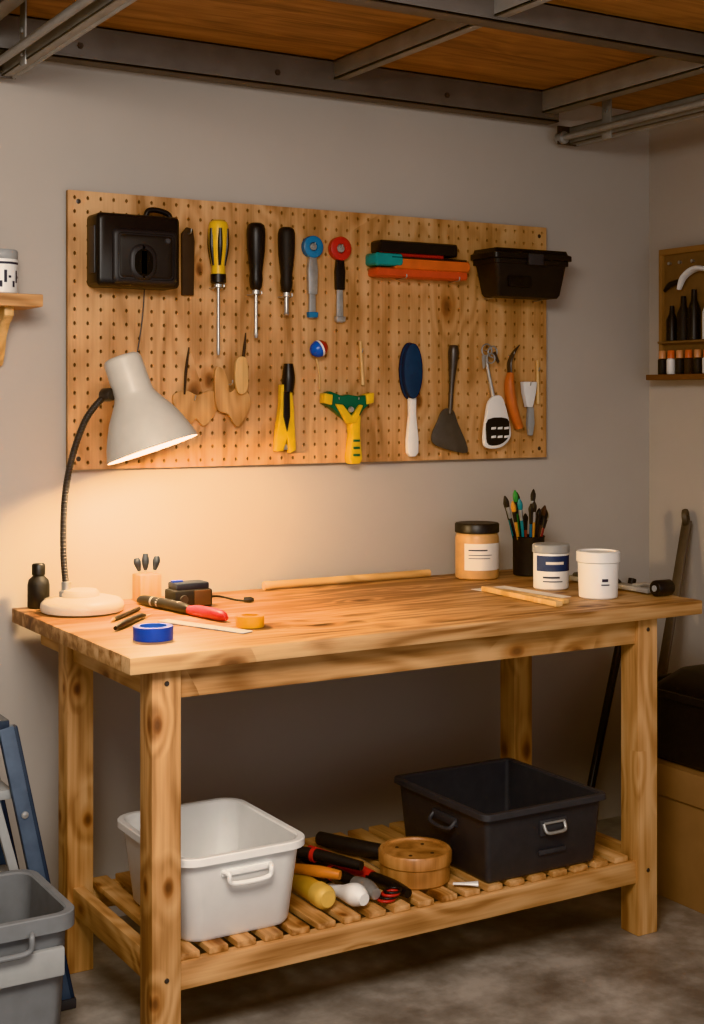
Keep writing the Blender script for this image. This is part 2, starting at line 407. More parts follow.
for x in (PX0+.03,PX1-.03):
    for z in (PZ0+.03,PZ1-.03):
        lathe('screw',[(0,-.0004),(.006,-.0004),(.007,0)],(x,-.025,z),(0,1,0),DSTEEL,n=12)
end()
YB=-.0250
def peg(x,z,l=.035):
    sweep('peg_hook',[(x,YB,z),(x,YB-l+.006,z),(x,YB-l,z+.012)],.0022,STEEL,n=8,k=4)

group('black_tool_case',(1.465,-.065,1.86))
def bc(name,e,y0,y1,mat,x0=1.345,x1=1.588,z0=1.765,z1=1.965,r=.022,dx=0):
    ring=lambda y,e: [Vector((v.x+dx,y,v.y)) for v in rr(x0+e,x1-e,z0+e,z1-e,r,0)]
    return loft(name,[ring(y1,e+.002),ring(y1-.004,e),ring(y0+.01,e),ring(y0+.003,e+.004),ring(y0,e+.010)],mat)
bc('shell',0,-.112,YB,BLACK,r=.014)
box('side_strap',(1.341,-.095,1.80),(1.347,-.05,1.93),DGREY,.002)
bc('front_panel',.0,-.120,-.105,plain('case_panel',(50,51,54),.5,var=.1),x0=1.385,x1=1.578,z0=1.772,z1=1.925,r=.014)
bc('panel_inset',.0,-.1225,-.118,BLACKM,x0=1.40,x1=1.565,z0=1.785,z1=1.912,r=.012)
bc('socket_ring',0,-.128,-.11,plain('case_panel',(50,51,54),.5,var=.1),x0=1.43,x1=1.515,z0=1.782,z1=1.885,r=.035)
bc('socket_hole_shade',0,-.131,-.12,plain('hole_shade_black',(6,6,6),.9),x0=1.442,x1=1.503,z0=1.79,z1=1.873,r=.028)  # solid pad, near-black to paint the shade of a deep hole
lathe('button',[(.0,-.004),(.007,-.004),(.009,0)],(1.545,-.122,1.895),(0,1,0),DGREY)
sweep('carry_handle',[(1.50,-.07,1.962),(1.51,-.07,1.983),(1.54,-.07,1.985),(1.57,-.07,1.975),(1.575,-.07,1.955)],.008,BLACK)
sweep('cable',[(1.51,-.04,1.77),(1.505,-.035,1.68),(1.49,-.033,1.58),(1.475,-.031,1.50)],.0018,DGREY,n=6)
end()
group('flat_file',(1.645,-.035,1.85))
prism('blade',[(-1.8,-9.6),(1.8,-9.6),(2.1,6),(1.5,9.5),(-.3,9.9),(-1.9,8)],-.037,-.0265,DBROWN,1.645,1.85)
peg(1.645,1.93)
end()
def screwdriver(name,x,ztop,zh,zt,r,mat,band=None,shaft=.0035,tip='flat',stripe=None,capm=None):
    L=ztop-zh; y=-.026-r-.003
    group(name,(x,y,(ztop+zt)/2))
    pr=[(0,0),(r*.55,.0),(r*.86,.006),(r*.98,.018),(r,.035),(r*.94,L*.42),(r*.78,L*.60),(r*.66,L*.74),(r*.72,L*.84),(r*.62,L*.95),(r*.4,L),(0,L)]
    lathe('handle',pr,(x,y,ztop),(0,0,-1),mat,n=24)
    if stripe:
        for k in range(6):
            a=k*math.pi/3+.3
            dx,dy=math.cos(a),math.sin(a)
            sweep('grip_%d'%k,[(x+dx*r*.88,y+dy*r*.88,ztop-.025),(x+dx*r*.86,y+dy*r*.86,ztop-L*.42),(x+dx*r*.64,y+dy*r*.64,ztop-L*.72)],[r*.2,r*.26,r*.14],stripe,n=8)
        lathe('collar',[(r*.55,0),(r*.78,.002),(r*.78,.026),(r*.5,.03),(0,.03)],(x,y,zh+.028),(0,0,-1),stripe,n=20)
    lathe('ferrule',[(r*.42,0),(r*.42,.012),(shaft,.014)],(x,y,zh+.001),(0,0,-1),STEEL,n=16)
    lathe('shaft',[(shaft,0),(shaft,(zh-zt)*.86),(shaft*1.25,(zh-zt)*.93),(shaft*.8,zh-zt)],(x,y,zh),(0,0,-1),STEEL,n=12)
    sweep('peg_hook',[(x-.012,YB,zh-.012),(x-.012,y-.01,zh-.012),(x-.012,y-.012,zh-.002)],.0022,STEEL,n=8,k=4)
    sweep('peg_hook_2',[(x+.012,YB,zh-.012),(x+.012,y-.01,zh-.012),(x+.012,y-.012,zh-.002)],.0022,STEEL,n=8,k=4)
    end()
screwdriver('screwdriver',1.73,1.972,1.79,1.584,.029,YEL,shaft=.0045,stripe=BLACK)
screwdriver('screwdriver',1.852,1.972,1.775,1.636,.028,BLACK,shaft=.0055)
screwdriver('screwdriver',1.954,1.966,1.772,1.705,.026,BLACKM,shaft=.007)
def ratchet(name,x,z,r,zt,headm,bodym,mid,colm):
    group(name,(x,-.04,(z+zt)/2))
    lathe('head_ring',[(r,0),(r,.018),(r*.9,.02),(r*.45,.02),(r*.4,.017),(r*.4,.003),(r*.45,0)],(x,-.028,z),(0,-1,0),headm,n=32)
    lathe('head_hub',[(0,.019),(r*.3,.019),(r*.38,.016),(r*.38,0)],(x,-.028,z),(0,-1,0),STEEL,n=20)
    prism('handle',[(-1.2,0),(-1.7,-4),(-1.5,-(z-mid)*100),(1.5,-(z-mid)*100),(1.7,-4),(1.2,0)],-.044,-.029,bodym,x,z-r*.85,bev=.004)
    prism('bar',[(-.95,3),(-1.15,-(mid-zt)*100),(1.15,-(mid-zt)*100),(.95,3)],-.040,-.031,STEEL,x,mid,bev=.002)
    prism('collar',[(-1.5,-.8),(-1.7,.9),(1.7,.9),(1.5,-.8)],-.046,-.029,colm,x,zt+.01,bev=.003)
    peg(x,z,.03)
    end()
ratchet('ratchet_wrench',2.052,1.915,.033,1.70,SKYB,STEEL,1.80,SKYB)
ratchet('ratchet_wrench',2.148,1.915,.036,1.69,RED,BLACK,1.82,STEEL)
group('cased_hand_saw',(2.43,-.06,1.89))
def slab(name,x0,x1,z0,z1,y0,mat,r=.008):
    ring=lambda y,e: [Vector((v.x,y,v.y)) for v in rr(x0+e,x1-e,z0+e,z1-e,r,0)]
    return loft(name,[ring(-.026,.001),ring(-.03,0),ring(y0+.006,0),ring(y0,.004)],mat)
slab('top_case',2.265,2.555,1.905,1.946,-.085,BLACK)
slab('red_rail',2.263,2.50,1.893,1.908,-.088,RED,.004)
slab('teal_end',2.245,2.345,1.866,1.906,-.092,TEAL,.01)
slab('orange_body',2.315,2.60,1.858,1.894,-.090,ORANGE,.012)
slab('red_blade_guard',2.255,2.595,1.834,1.862,-.083,plain('vermilion',(196,82,52),.4),.008)
slab('black_edge',2.30,2.585,1.890,1.898,-.094,BLACK,.002)
for x in (2.36,2.56): peg(x,1.832,.06)
end()
group('black_parts_bin',(2.79,-.09,1.85))
tub('bin_body',2.645,2.945,-.165,-.027,1.785,1.905,.022,.018,BLACKM,lip=.008,liph=.016)
def lid(x0,x1,y0,y1,z,h,mat):
    loft('lid',[rr(x0,x1,y0,y1,.016,z),rr(x0,x1,y0,y1,.016,z+h*.5),rr(x0+.01,x1-.01,y0+.01,y1-.004,.012,z+h*.65),rr(x0+.014,x1-.014,y0+.014,y1-.006,.01,z+h)],mat)
lid(2.636,2.952,-.172,-.0265,1.905,.032,BLACK)
box('latch',(2.765,-.178,1.885),(2.825,-.168,1.922),DGREY,.003)
box('label_slot',(2.70,-.158,1.815),(2.79,-.148,1.85),BLACK,.002,rot=Matrix.Rotation(math.radians(-8),3,'X'))
for x in (2.70,2.90): peg(x,1.783,.05)
end()
group('plywood_template',(1.66,-.033,1.42))
prism('plate',[(-6.5,3.2),(-2.6,4.6),(1,3.4),(5,4.6),(8.3,3.0),(6.2,-2.6),(3.0,-5.6),(0.6,-3.5),(-1.2,-4.6),(-5.4,-1.2)],-.036,-.027,W_PLY,1.665,1.435,smooth=4)
sweep('spike',[(1.648,-.036,1.605),(1.638,-.038,1.54),(1.634,-.036,1.47)],[.0022,.0045,.003],DBROWN,n=8)
peg(1.665,1.455,.02)
end()
group('plywood_template',(1.77,-.033,1.44))
prism('plate',[(-4.6,8.8),(-2.2,8.4),(-.6,4.6),(-.2,1.8),(2.6,3.4),(5.8,1.6),(6.2,-2.6),(2.4,-8.2),(-.6,-4.6),(-4.0,-3.2),(-5.0,2.4)],-.046,-.037,W_PLY,1.775,1.458,smooth=4)
prism('clamp_jaw',[(-1.8,7.2),(1.2,7.6),(1.9,2.0),(1.2,-2.2),(-1.2,-2.6),(-2.3,1.2)],-.058,-.047,W_LIGHT,1.808,1.50,smooth=4)
sweep('spike',[(1.822,-.05,1.65),(1.816,-.052,1.60),(1.811,-.052,1.562)],[.002,.005,.004],DBROWN,n=8)
peg(1.77,1.50,.045)
end()
group('utility_cutter',(1.953,-.04,1.43))
sweep('handle',[(1.966,-.045,1.562),(1.966,-.046,1.52),(1.963,-.046,1.478)],[.014,.0195,.017],BLACK,n=16)
prism('yellow_body',[(-1.6,10),(1.8,10),(2.6,4),(3.4,-9.6),(1.4,-10.4),(.4,-6),(-.8,-9.8),(-3.4,-9.8),(-3.0,-4),(-1.8,4)],-.052,-.03,YEL,1.955,1.40,bev=.004)
prism('grip_inlay',[(-.9,7.5),(1.1,7.5),(1.2,0),(.2,-4.5),(-1.0,0)],-.056,-.05,BLACK,1.955,1.405,bev=.002)
prism('blade',[(-3.1,0),(3.0,0),(2.6,-1.6),(-2.6,-1.6)],-.043,-.039,STEEL,1.955,1.322,bev=.0005)
peg(1.966,1.50,.03)
end()
group('ball_pin',(2.055,-.05,1.60))
bd=(.85,0,.35)
lathe('ball_blue',[(0,0),(.012,.003),(.021,.012),(.0255,.024),(.0258,.027)],(2.037,-.056,1.597),bd,plain('ball_blue',(36,92,184),.3),n=24)
lathe('ball_white',[(.0258,.027),(.0258,.034)],(2.037,-.056,1.597),bd,WHITE,n=24)
lathe('ball_red',[(.0258,.034),(.021,.046),(.012,.055),(0,.058)],(2.037,-.056,1.597),bd,RED,n=24)
sweep('stem',[(2.062,-.045,1.578),(2.075,-.04,1.53),(2.078,-.035,1.485)],.003,W_LIGHT,n=8)
peg(2.062,1.61,.03)
end()
group('wooden_peg_stick',(2.225,-.035,1.59)); sweep('stick',[(2.222,-.035,1.635),(2.232,-.034,1.50)],.0055,W_LIGHT,curve=False); peg(2.226,1.60,.02); end()
group('spring_clamp',(2.175,-.05,1.38))
prism('green_jaw',[(-8.4,3.6),(-6.6,4.6),(-2.4,3.2),(0,3.6),(3.5,3.0),(8.4,3.8),(8.2,1.2),(5.4,-1.0),(3.0,-4.0),(-.2,-4.6),(-3.4,-2.4),(-6.4,-.2),(-8.6,.8)],-.055,-.0250,GREEN,2.17,1.435,bev=.004)
prism('yellow_left_tip',[(-8.8,3.9),(-5.8,3.4),(-6.2,.2),(-9.0,.9)],-.060,-.0285,YEL,2.17,1.436,bev=.004)
prism('yellow_right_tip',[(5.9,3.6),(8.8,4.1),(8.6,.9),(6.2,.4)],-.060,-.0285,YEL,2.17,1.436,bev=.004)
prism('yellow_brace',[(-5.0,1.2),(-2.6,1.0),(.6,-2.6),(3.4,1.0),(4.6,.8),(2.0,-4.6),(-1.2,-4.8)],-.064,-.052,YEL,2.17,1.430,bev=.003)
prism('yellow_handle',[(-1.6,0),(2.0,0),(1.8,-6),(2.6,-13.4),(1.8,-15),(-1.4,-15),(-2.0,-13.2),(-1.0,-6)],-.06,-.0250,YEL,2.19,1.408,bev=.006)
for k in range(3):
    prism('grip_rib_%d'%k,[(-1.0,.35),(1.2,.35),(1.2,-.35),(-1.0,-.35)],-.064,-.058,GREEN,2.192,1.33-k*.022,bev=.001)
lathe('pivot',[(0,.006),(.008,.006),(.01,0)],(2.17,-.066,1.425),(0,-1,0),STEEL,n=16)
peg(2.135,1.45,.03); peg(2.205,1.45,.03)
end()
group('scrub_brush',(2.405,-.045,1.46))
def ov(a,b2,n=28,p=2.0): return [(a*math.cos(t*2*math.pi/n),b2*math.sin(t*2*math.pi/n)) for t in range(n)]
prism('brush_back',ov(3.7,9.0),-.040,-.029,NAVY,2.402,1.545,bev=.003)
prism('bristle_pad',ov(3.5,8.7),-.062,-.040,NAVY,2.402,1.545,bev=.005)
prism('handle',[(-1.3,.5),(1.3,.5),(1.15,-6),(2.1,-14),(2.0,-18),(1.0,-19.2),(-1.0,-19.2),(-2.0,-18),(-2.1,-14),(-1.15,-6)],-.05,-.032,WHITE,2.408,1.468,bev=.005,smooth=0)
peg(2.402,1.60,.03)
end()
group('plaster_trowel',(2.545,-.045,1.45))
sweep('handle',[(2.565,-.045,1.628),(2.563,-.046,1.60),(2.556,-.046,1.50),(2.55,-.046,1.41)],[.014,.017,.009,.008],DSTEEL,n=14)
lathe('hang_ring',[(.017,-.004),(.021,0),(.017,.004),(.012,0),(.017,-.004)],(2.566,-.045,1.605),(0,1,0),BLACK,n=20)
prism('blade',[(-2.2,4.8),(1.6,4.8),(3.6,0.5),(7.4,-7.4),(5.6,-9.2),(-4.8,-6.6),(-6.6,-3.5),(-4.4,1.0)],-.047,-.041,plain('trowel_grey',(96,94,92),.4,metal=.4),2.545,1.375,bev=.0015,smooth=3)
peg(2.566,1.61,.03)
end()
group('slotted_spatula',(2.73,-.045,1.46))
sweep('shaft',[(2.692,-.045,1.60),(2.70,-.046,1.55),(2.722,-.046,1.46)],[.007,.006,.008],STEEL,n=12)
prism('head',[(-3.4,6.5),(-.4,8.4),(2.4,7.0),(5.2,-2.0),(4.8,-6.0),(1.0,-8.6),(-4.4,-8.6),(-5.6,-5.4),(-4.6,1.6)],-.056,-.044,WHITE,2.732,1.385,bev=.003,smooth=3)
prism('black_pad',[(-4.0,.6),(3.6,.8),(4.4,-3.0),(3.8,-5.6),(.6,-7.6),(-3.8,-7.6),(-4.8,-4.4)],-.060,-.055,BLACK,2.732,1.385,bev=.002,smooth=3)
for a in range(3):
    for b3 in range(2):
        prism('slot_%d%d'%(a,b3),[(-.9,.35),(.9,.5),(.8,-.3),(-1.0,-.4)],-.062,-.059,WHITE,2.712+a*.026,1.362-b3*.028,bev=.0005)
for k,(dx,dz,r) in enumerate(((-.008,.01,.02),(.012,.005,.018),(.002,-.016,.016))):
    u=[(2.70+dx+r*math.cos(t*math.pi/8),-.05-.004*k,1.605+dz+r*math.sin(t*math.pi/8)) for t in range(17)]
    sweep('ring_%d'%k,u,.0028,STEEL,n=8,curve=False)
prism('key',[(-.7,1),(.7,1),(.6,-3),(-.3,-3.4),(-.6,-1)],-.056,-.053,STEEL,2.676,1.588,bev=.0005)
prism('key_2',[(-.7,1),(.7,1),(.6,-2.6),(-.3,-3),(-.6,-1)],-.058,-.055,DSTEEL,2.72,1.60,bev=.0005,rot=.5)
peg(2.70,1.615,.035)
end()
group('hook_knife',(2.80,-.045,1.46))
sweep('handle',[(2.79,-.047,1.542),(2.785,-.048,1.50),(2.797,-.048,1.43),(2.825,-.047,1.362)],[.013,.020,.021,.017],plain('burnt_orange',(180,100,54),.45),n=16,flat=.8)
sweep('hook',[(2.829,-.045,1.635),(2.805,-.045,1.61),(2.788,-.045,1.575),(2.79,-.045,1.538)],[.003,.009,.012,.012],DSTEEL,n=10,flat=.5)
peg(2.80,1.60,.03)
end()
group('paint_scraper',(2.87,-.045,1.45))
prism('white_head',[(-2.9,5.2),(2.9,5.2),(2.5,1.6),(1.2,-3.2),(-1.2,-3.2),(-2.5,1.6)],-.052,-.034,WHITE,2.868,1.462,bev=.003)
prism('neck',[(-1.0,0),(1.0,0),(1.4,-5.4),(.6,-9.4),(-.8,-9.4),(-1.4,-5.4)],-.05,-.036,LGREY,2.875,1.43,bev=.003)
peg(2.868,1.50,.03)
end()
group('wooden_peg_stick',(2.915,-.035,1.54)); sweep('stick',[(2.912,-.034,1.585),(2.914,-.034,1.44)],.006,W_LIGHT,curve=False); peg(2.913,1.55,.02); end()

# ------------------------------------------------------------------ desk lamp
group('desk_lamp',(1.265,-.21,.9))
zl('base',[(0,0),(.100,0),(.107,.004),(.109,.014),(.107,.024),(.098,.033),(.070,.040),(.03,.043),(0,.043)],1.268,-.205,.9005,CREAM,n=56)
zl('base_boss',[(.05,0),(.05,.010),(.044,.018),(.02,.021),(0,.021)],1.262,-.205,.94,CREAM,n=32)
zl('stem_socket',[(.019,0),(.019,.02),(.013,.024),(.013,.045),(.0,.047)],1.228,-.195,.935,STEEL,n=20)
P=[(1.228,-.195,.96),(1.222,-.19,1.05),(1.224,-.19,1.18),(1.238,-.20,1.29),(1.27,-.22,1.40),(1.312,-.24,1.462)]
sweep('gooseneck',P,.0085,DSTEEL,n=14,k=14)
pp=cat(P,26)
for k in range(2,len(pp)-2,2):
    d=(pp[k+1]-pp[k-1])
    lathe('gooseneck_rib',[(.0085,-.0016),(.0100,0),(.0085,.0016)],pp[k],d,DSTEEL,n=12)
lathe('knuckle',[(0,-.018),(.014,-.018),(.018,-.012),(.018,.012),(.014,.018),(0,.018)],(1.322,-.245,1.468),(.4,-1,0),DSTEEL,n=20)
sweep('knuckle_arm',[(1.322,-.245,1.468),(1.355,-.245,1.475)],.009,STEEL,curve=False)
A=Vector((1.358,-.25,1.568)); B=Vector((1.424,-.300,1.330)); ax=(B-A).normalized()
SP=[(0,0),(.040,0),(.047,.004),(.050,.012),(.052,.10),(.056,.112),(.070,.135),(.088,.163),(.103,.195),(.115,.225),(.121,.246),(.124,.256),(.1225,.258),(.119,.246),(.112,.225),(.100,.196),(.085,.166),(.066,.138),(.05,.118),(.047,.105),(.046,.06),(0,.06)]
lathe('shade',SP,A,ax,LAMPW,n=64)
lathe('bulb_socket',[(0,0),(.022,0),(.022,.05),(.018,.055),(0,.055)],A+ax*.06,ax,WHITE,n=20)
bm_=emis('bulb_glow',(255,206,140),6)
lathe('bulb',[(.012,0),(.016,.012),(.026,.032),(.030,.048),(.027,.062),(.016,.073),(0,.077)],A+ax*.115,ax,bm_,n=24)
pl=bpy.data.lights.new('bulb_light','POINT'); pl.energy=21; pl.color=(1,.69,.38); pl.shadow_soft_size=.03
po=bpy.data.objects.new('bulb_light',pl); po.location=A+ax*.232; link(po)
end()

# ------------------------------------------------------------------ bench-top items
Z=.9005
group('black_bottle',(1.2,-.085,Z))
zl('body',[(0,0),(.026,0),(.029,.004),(.029,.062),(.026,.075),(.016,.084),(.014,.09),(0,.09)],1.190,-.083,Z,BLACKM)
zl('cap',[(.018,0),(.018,.026),(.015,.03),(0,.03)],1.190,-.083,Z+.088,BLACK)
end()
group('wooden_pen_block',(1.485,-.12,Z))
box('block',(1.453,-.15,Z),(1.515,-.09,Z+.075),W_LIGHT,.003)
for k,(dx,dy,h,tx) in enumerate(((-.018,0,.035,-.01),(.0,.01,.045,.0),(.018,-.005,.038,.008))):
    x=1.484+dx;y=-.12+dy
    sweep('tool_shaft_%d'%k,[(x,y,Z+.07),(x+tx*.5,y,Z+.095)],.003,STEEL,curve=False,n=8)
    sweep('tool_handle_%d'%k,[(x+tx*.4,y,Z+.085),(x+tx,y,Z+.098+.01),(x+tx*1.2,y,Z+.075+h+.01)],[.005,.0105,.007],plain('slate_handle',(44,52,64),.5),n=12)
end()
group('battery_charger',(1.545,-.26,Z))
def rbox(name,x0,x1,y0,y1,z0,z1,mat,bev=.004): return box(name,(x0,y0,z0),(x1,y1,z1),mat,bev)
rbox('body',1.49,1.60,-.30,-.225,Z,Z+.048,BLACKM,.008)
rbox('top_plate',1.497,1.593,-.293,-.232,Z+.046,Z+.066,plain('slate_handle',(44,52,64),.5),.006)
rbox('front_dial_plate',1.545,1.592,-.304,-.298,Z+.006,Z+.046,plain('brown_plate',(92,62,42),.5),.002)
lathe('dial',[(0,.006),(.011,.006),(.012,0)],(1.515,-.30,Z+.024),(0,-1,0),DSTEEL,n=18)
rbox('blue_switch',1.50,1.53,-.262,-.245,Z+.065,Z+.070,BLUE,.001)
sweep('wire',[(1.60,-.26,Z+.02),(1.64,-.25,Z+.018),(1.68,-.27,Z+.008),(1.705,-.285,Z+.005)],.003,BLACK,n=8)
lathe('plug',[(0,0),(.007,0),(.008,.02),(.004,.028),(0,.028)],(1.70,-.283,Z+.0085),(.7,-.4,0),BLACK,n=12)
end()
def roll(name,x,y,ro,ri,h,mat,core):
    group(name,(x,y,Z))
    zl('tape',[(ri+.003,0),(ro-.001,0),(ro,.001),(ro,h-.001),(ro-.001,h),(ri+.003,h),(ri+.003,0)],x,y,Z,mat,n=56)
    zl('core',[(ri,0),(ri+.003,0),(ri+.003,h+.0005),(ri,h+.0005),(ri,0)],x,y,Z,core,n=56)
    end()
roll('blue_tape_roll',1.262,-.695,.047,.031,.031,BLUE,plain('blue_core',(60,110,200),.6))
roll('yellow_tape_roll',1.535,-.650,.035,.02,.028,plain('amber_tape',(226,160,34),.35),plain('amber_core',(208,148,56),.6))
group('marking_chisel',(1.475,-.35,Z))
sweep('black_body',[(1.445,-.16,Z+.011),(1.452,-.2,Z+.0145),(1.478,-.37,Z+.0145),(1.484,-.41,Z+.012)],[.008,.014,.014,.010],BLACK,n=14)
sweep('red_end',[(1.483,-.40,Z+.012),(1.492,-.45,Z+.015),(1.508,-.54,Z+.0145),(1.513,-.565,Z+.010)],[.011,.015,.014,.006],RED,n=14)
for k in range(5):
    lathe('white_mark_%d'%k,[(.0142,-.004),(.0146,-.004),(.0146,.004),(.0142,.004)],(1.457+k*.005,-.235-k*.03,Z+.0147),(.15,-1,0),LGREY,n=16)
end()
group('steel_ruler',(1.435,-.61,Z))
d=Vector((1.487-1.384,-.744+.475,0)); c=Vector((1.435,-.60,Z+.0035)); L=d.length
box('blade',(c.x-.018,c.y-L/2,Z+.001),(c.x+.018,c.y+L/2,Z+.004),plain('ruler_white',(214,216,216),.4,metal=.0),.0005,rz=math.atan2(d.x,-d.y))
end()
group('craft_knife',(1.31,-.44,Z))
sweep('handle',[(1.225,-.55,Z+.008),(1.26,-.51,Z+.009),(1.34,-.42,Z+.009),(1.365,-.395,Z+.007)],[.005,.0085,.0085,.004],BLACK,n=12)
sweep('blade',[(1.362,-.397,Z+.006),(1.40,-.36,Z+.004)],[.005,.001],STEEL,curve=False,n=8,flat=.3)
end()
group('pencil',(1.34,-.33,Z))
sweep('barrel',[(1.275,-.41,Z+.006),(1.40,-.27,Z+.006)],.0055,DBROWN,n=6,curve=False)
sweep('point',[(1.275,-.41,Z+.006),(1.262,-.4246,Z+.005)],[.0055,.0008],W_LIGHT,n=6,curve=False)
end()
group('wooden_dowel',(2.15,-.085,Z))
sweep('dowel',[(1.862,-.088,Z+.0125),(2.445,-.083,Z+.0125)],.0115,W_LIGHTX,curve=False)
lathe('dowel_tip',[(.0105,0),(.0125,.003),(.0125,.02),(.0105,.022)],(1.862,-.088,Z+.0125),(1,0,0),W_LIGHTX)
end()
group('paint_jar',(2.565,-.175,Z))
x,y=2.56,-.178
zl('glass_body',[(0,0),(.062,0),(.067,.004),(.068,.012),(.068,.128),(.064,.14),(.062,.142),(0,.142)],x,y,Z,TAN,n=48)
zl('lid',[(.066,0),(.069,.002),(.069,.026),(.066,.03),(0,.03)],x,y,Z+.142,BLACK,n=48)
def label(name,x,y,r,z0,z1,a0,a1,mat,n=16):
    vs=[];fs=[]
    for i in range(n+1):
        a=math.radians(a0+(a1-a0)*i/n); vs+= [(x+r*math.cos(a),y+r*math.sin(a),z0),(x+r*math.cos(a),y+r*math.sin(a),z1)]
    for i in range(n): fs.append((2*i,2*i+1,2*i+3,2*i+2))
    mk(name,vs,fs,mat)
label('label',x,y,.0686,Z+.03,Z+.112,200,325,PAPER)
label('label_line_1',x,y,.0689,Z+.090,Z+.094,212,262,INK)
label('label_line_2',x,y,.0689,Z+.076,Z+.078,212,275,INK)
label('label_line_3',x,y,.0689,Z+.066,Z+.068,212,270,INK)
end()
group('brush_cup',(2.745,-.2,Z))
x,y=2.745,-.20
zl('cup',[(0,0),(.045,0),(.049,.003),(.050,.118),(.052,.122),(.050,.124),(.046,.122),(.044,.01),(0,.008)],x,y,Z,BLACKM,n=40)
cols=[(150,60,40),(40,120,130),(30,30,34),(60,140,70),(200,140,60),(120,40,40),(30,30,30),(34,90,120),(190,180,160),(40,40,44),(70,50,40)]
for k in range(17):
    a=k*2.4; rr_=.010+.02*((k*37)%10)/10; bx=x+rr_*math.cos(a); by=y+rr_*math.sin(a)
    tx=x+math.cos(a)*(.045+.06*((k*13)%7)/7); ty=y+math.sin(a)*.045; h=.19+.085*((k*29)%11)/11
    q=Vector((bx,by,Z+.015)); t=Vector((tx,ty,Z+h)); dd=t-q
    m_=plain('brush_handle_%d'%(k%11),cols[k%11],.4)
    sweep('brush_handle_%d'%k,[q,q+dd*.72],[.0035,.005],m_,curve=False,n=8)
    sweep('brush_ferrule_%d'%k,[q+dd*.70,q+dd*.86],[.0055,.0068],STEEL if k%3==0 else BLACK,curve=False,n=8)
    sweep('brush_bristle_%d'%k,[q+dd*.85,q+dd*.93,q+dd*1.0],[.0068,.0085,.002],BLACKM if k%2 else m_,n=8,k=4)
end()
group('white_paint_jar',(2.61,-.49,Z))
x,y=2.605,-.485
zl('body',[(0,0),(.048,0),(.052,.004),(.052,.105),(.050,.108),(0,.108)],x,y,Z,WHITE,n=44)
zl('lid',[(.052,0),(.055,.002),(.055,.022),(.052,.025),(0,.025)],x,y,Z+.106,LGREY,n=44)
label('blue_band',x,y,.0526,Z+.055,Z+.10,180,330,LBLUE)
label('label_text_1',x,y,.0529,Z+.075,Z+.083,215,275,PAPER)
label('label_text_2',x,y,.0529,Z+.035,Z+.04,205,260,INK)
label('label_text_3',x,y,.0529,Z+.024,Z+.027,205,270,INK)
end()
group('white_paint_pot',(2.592,-.705,Z))
x,y=2.60,-.70
zl('body',[(0,0),(.05,0),(.054,.004),(.057,.10),(.056,.104),(0,.104)],x,y,Z,WHITE,n=48)
zl('lid',[(.058,0),(.061,.002),(.061,.028),(.058,.031),(.052,.031),(.050,.027),(0,.027)],x,y,Z+.10,WHITE,n=48)
label('small_mark_1',x,y,.0567,Z+.05,Z+.058,240,258,INK)
label('small_mark_2',x,y,.0567,Z+.04,Z+.043,238,262,INK)
end()
group('paper_sheet',(2.46,-.52,Z))
box('sheet',(2.40,-.66,Z),(2.53,-.38,Z+.0012),PAPER,0,rz=.08)
end()
group('wooden_sticks',(2.39,-.61,Z))
box('stick_1',(2.380,-.79,Z+.0015),(2.404,-.44,Z+.016),W_LIGHT,.002,rz=-.03)
box('stick_2',(2.414,-.76,Z+.0015),(2.434,-.50,Z+.014),W_LIGHT,.002,rz=.10)
end()
group('hand_roller',(2.77,-.62,Z))
box('bar',(2.748,-.74,Z+.004),(2.786,-.38,Z+.018),GALV,.003)
sweep('frame_arm',[(2.767,-.66,Z+.018),(2.769,-.72,Z+.028),(2.772,-.745,Z+.026)],.006,STEEL,n=10)
lathe('roller',[(0,0),(.020,0),(.0225,.003),(.0225,.055),(.020,.058),(0,.058)],(2.742,-.775,Z+.0235),(1,.0,0),BLACK,n=28)
lathe('roller_hub',[(.009,-.003),(.009,0)],(2.742,-.775,Z+.0235),(1,0,0),LGREY,n=18)
sweep('grip',[(2.767,-.40,Z+.018),(2.766,-.46,Z+.020),(2.767,-.56,Z+.020),(2.767,-.60,Z+.016)],[.010,.017,.017,.009],DGREY,n=14)
end()

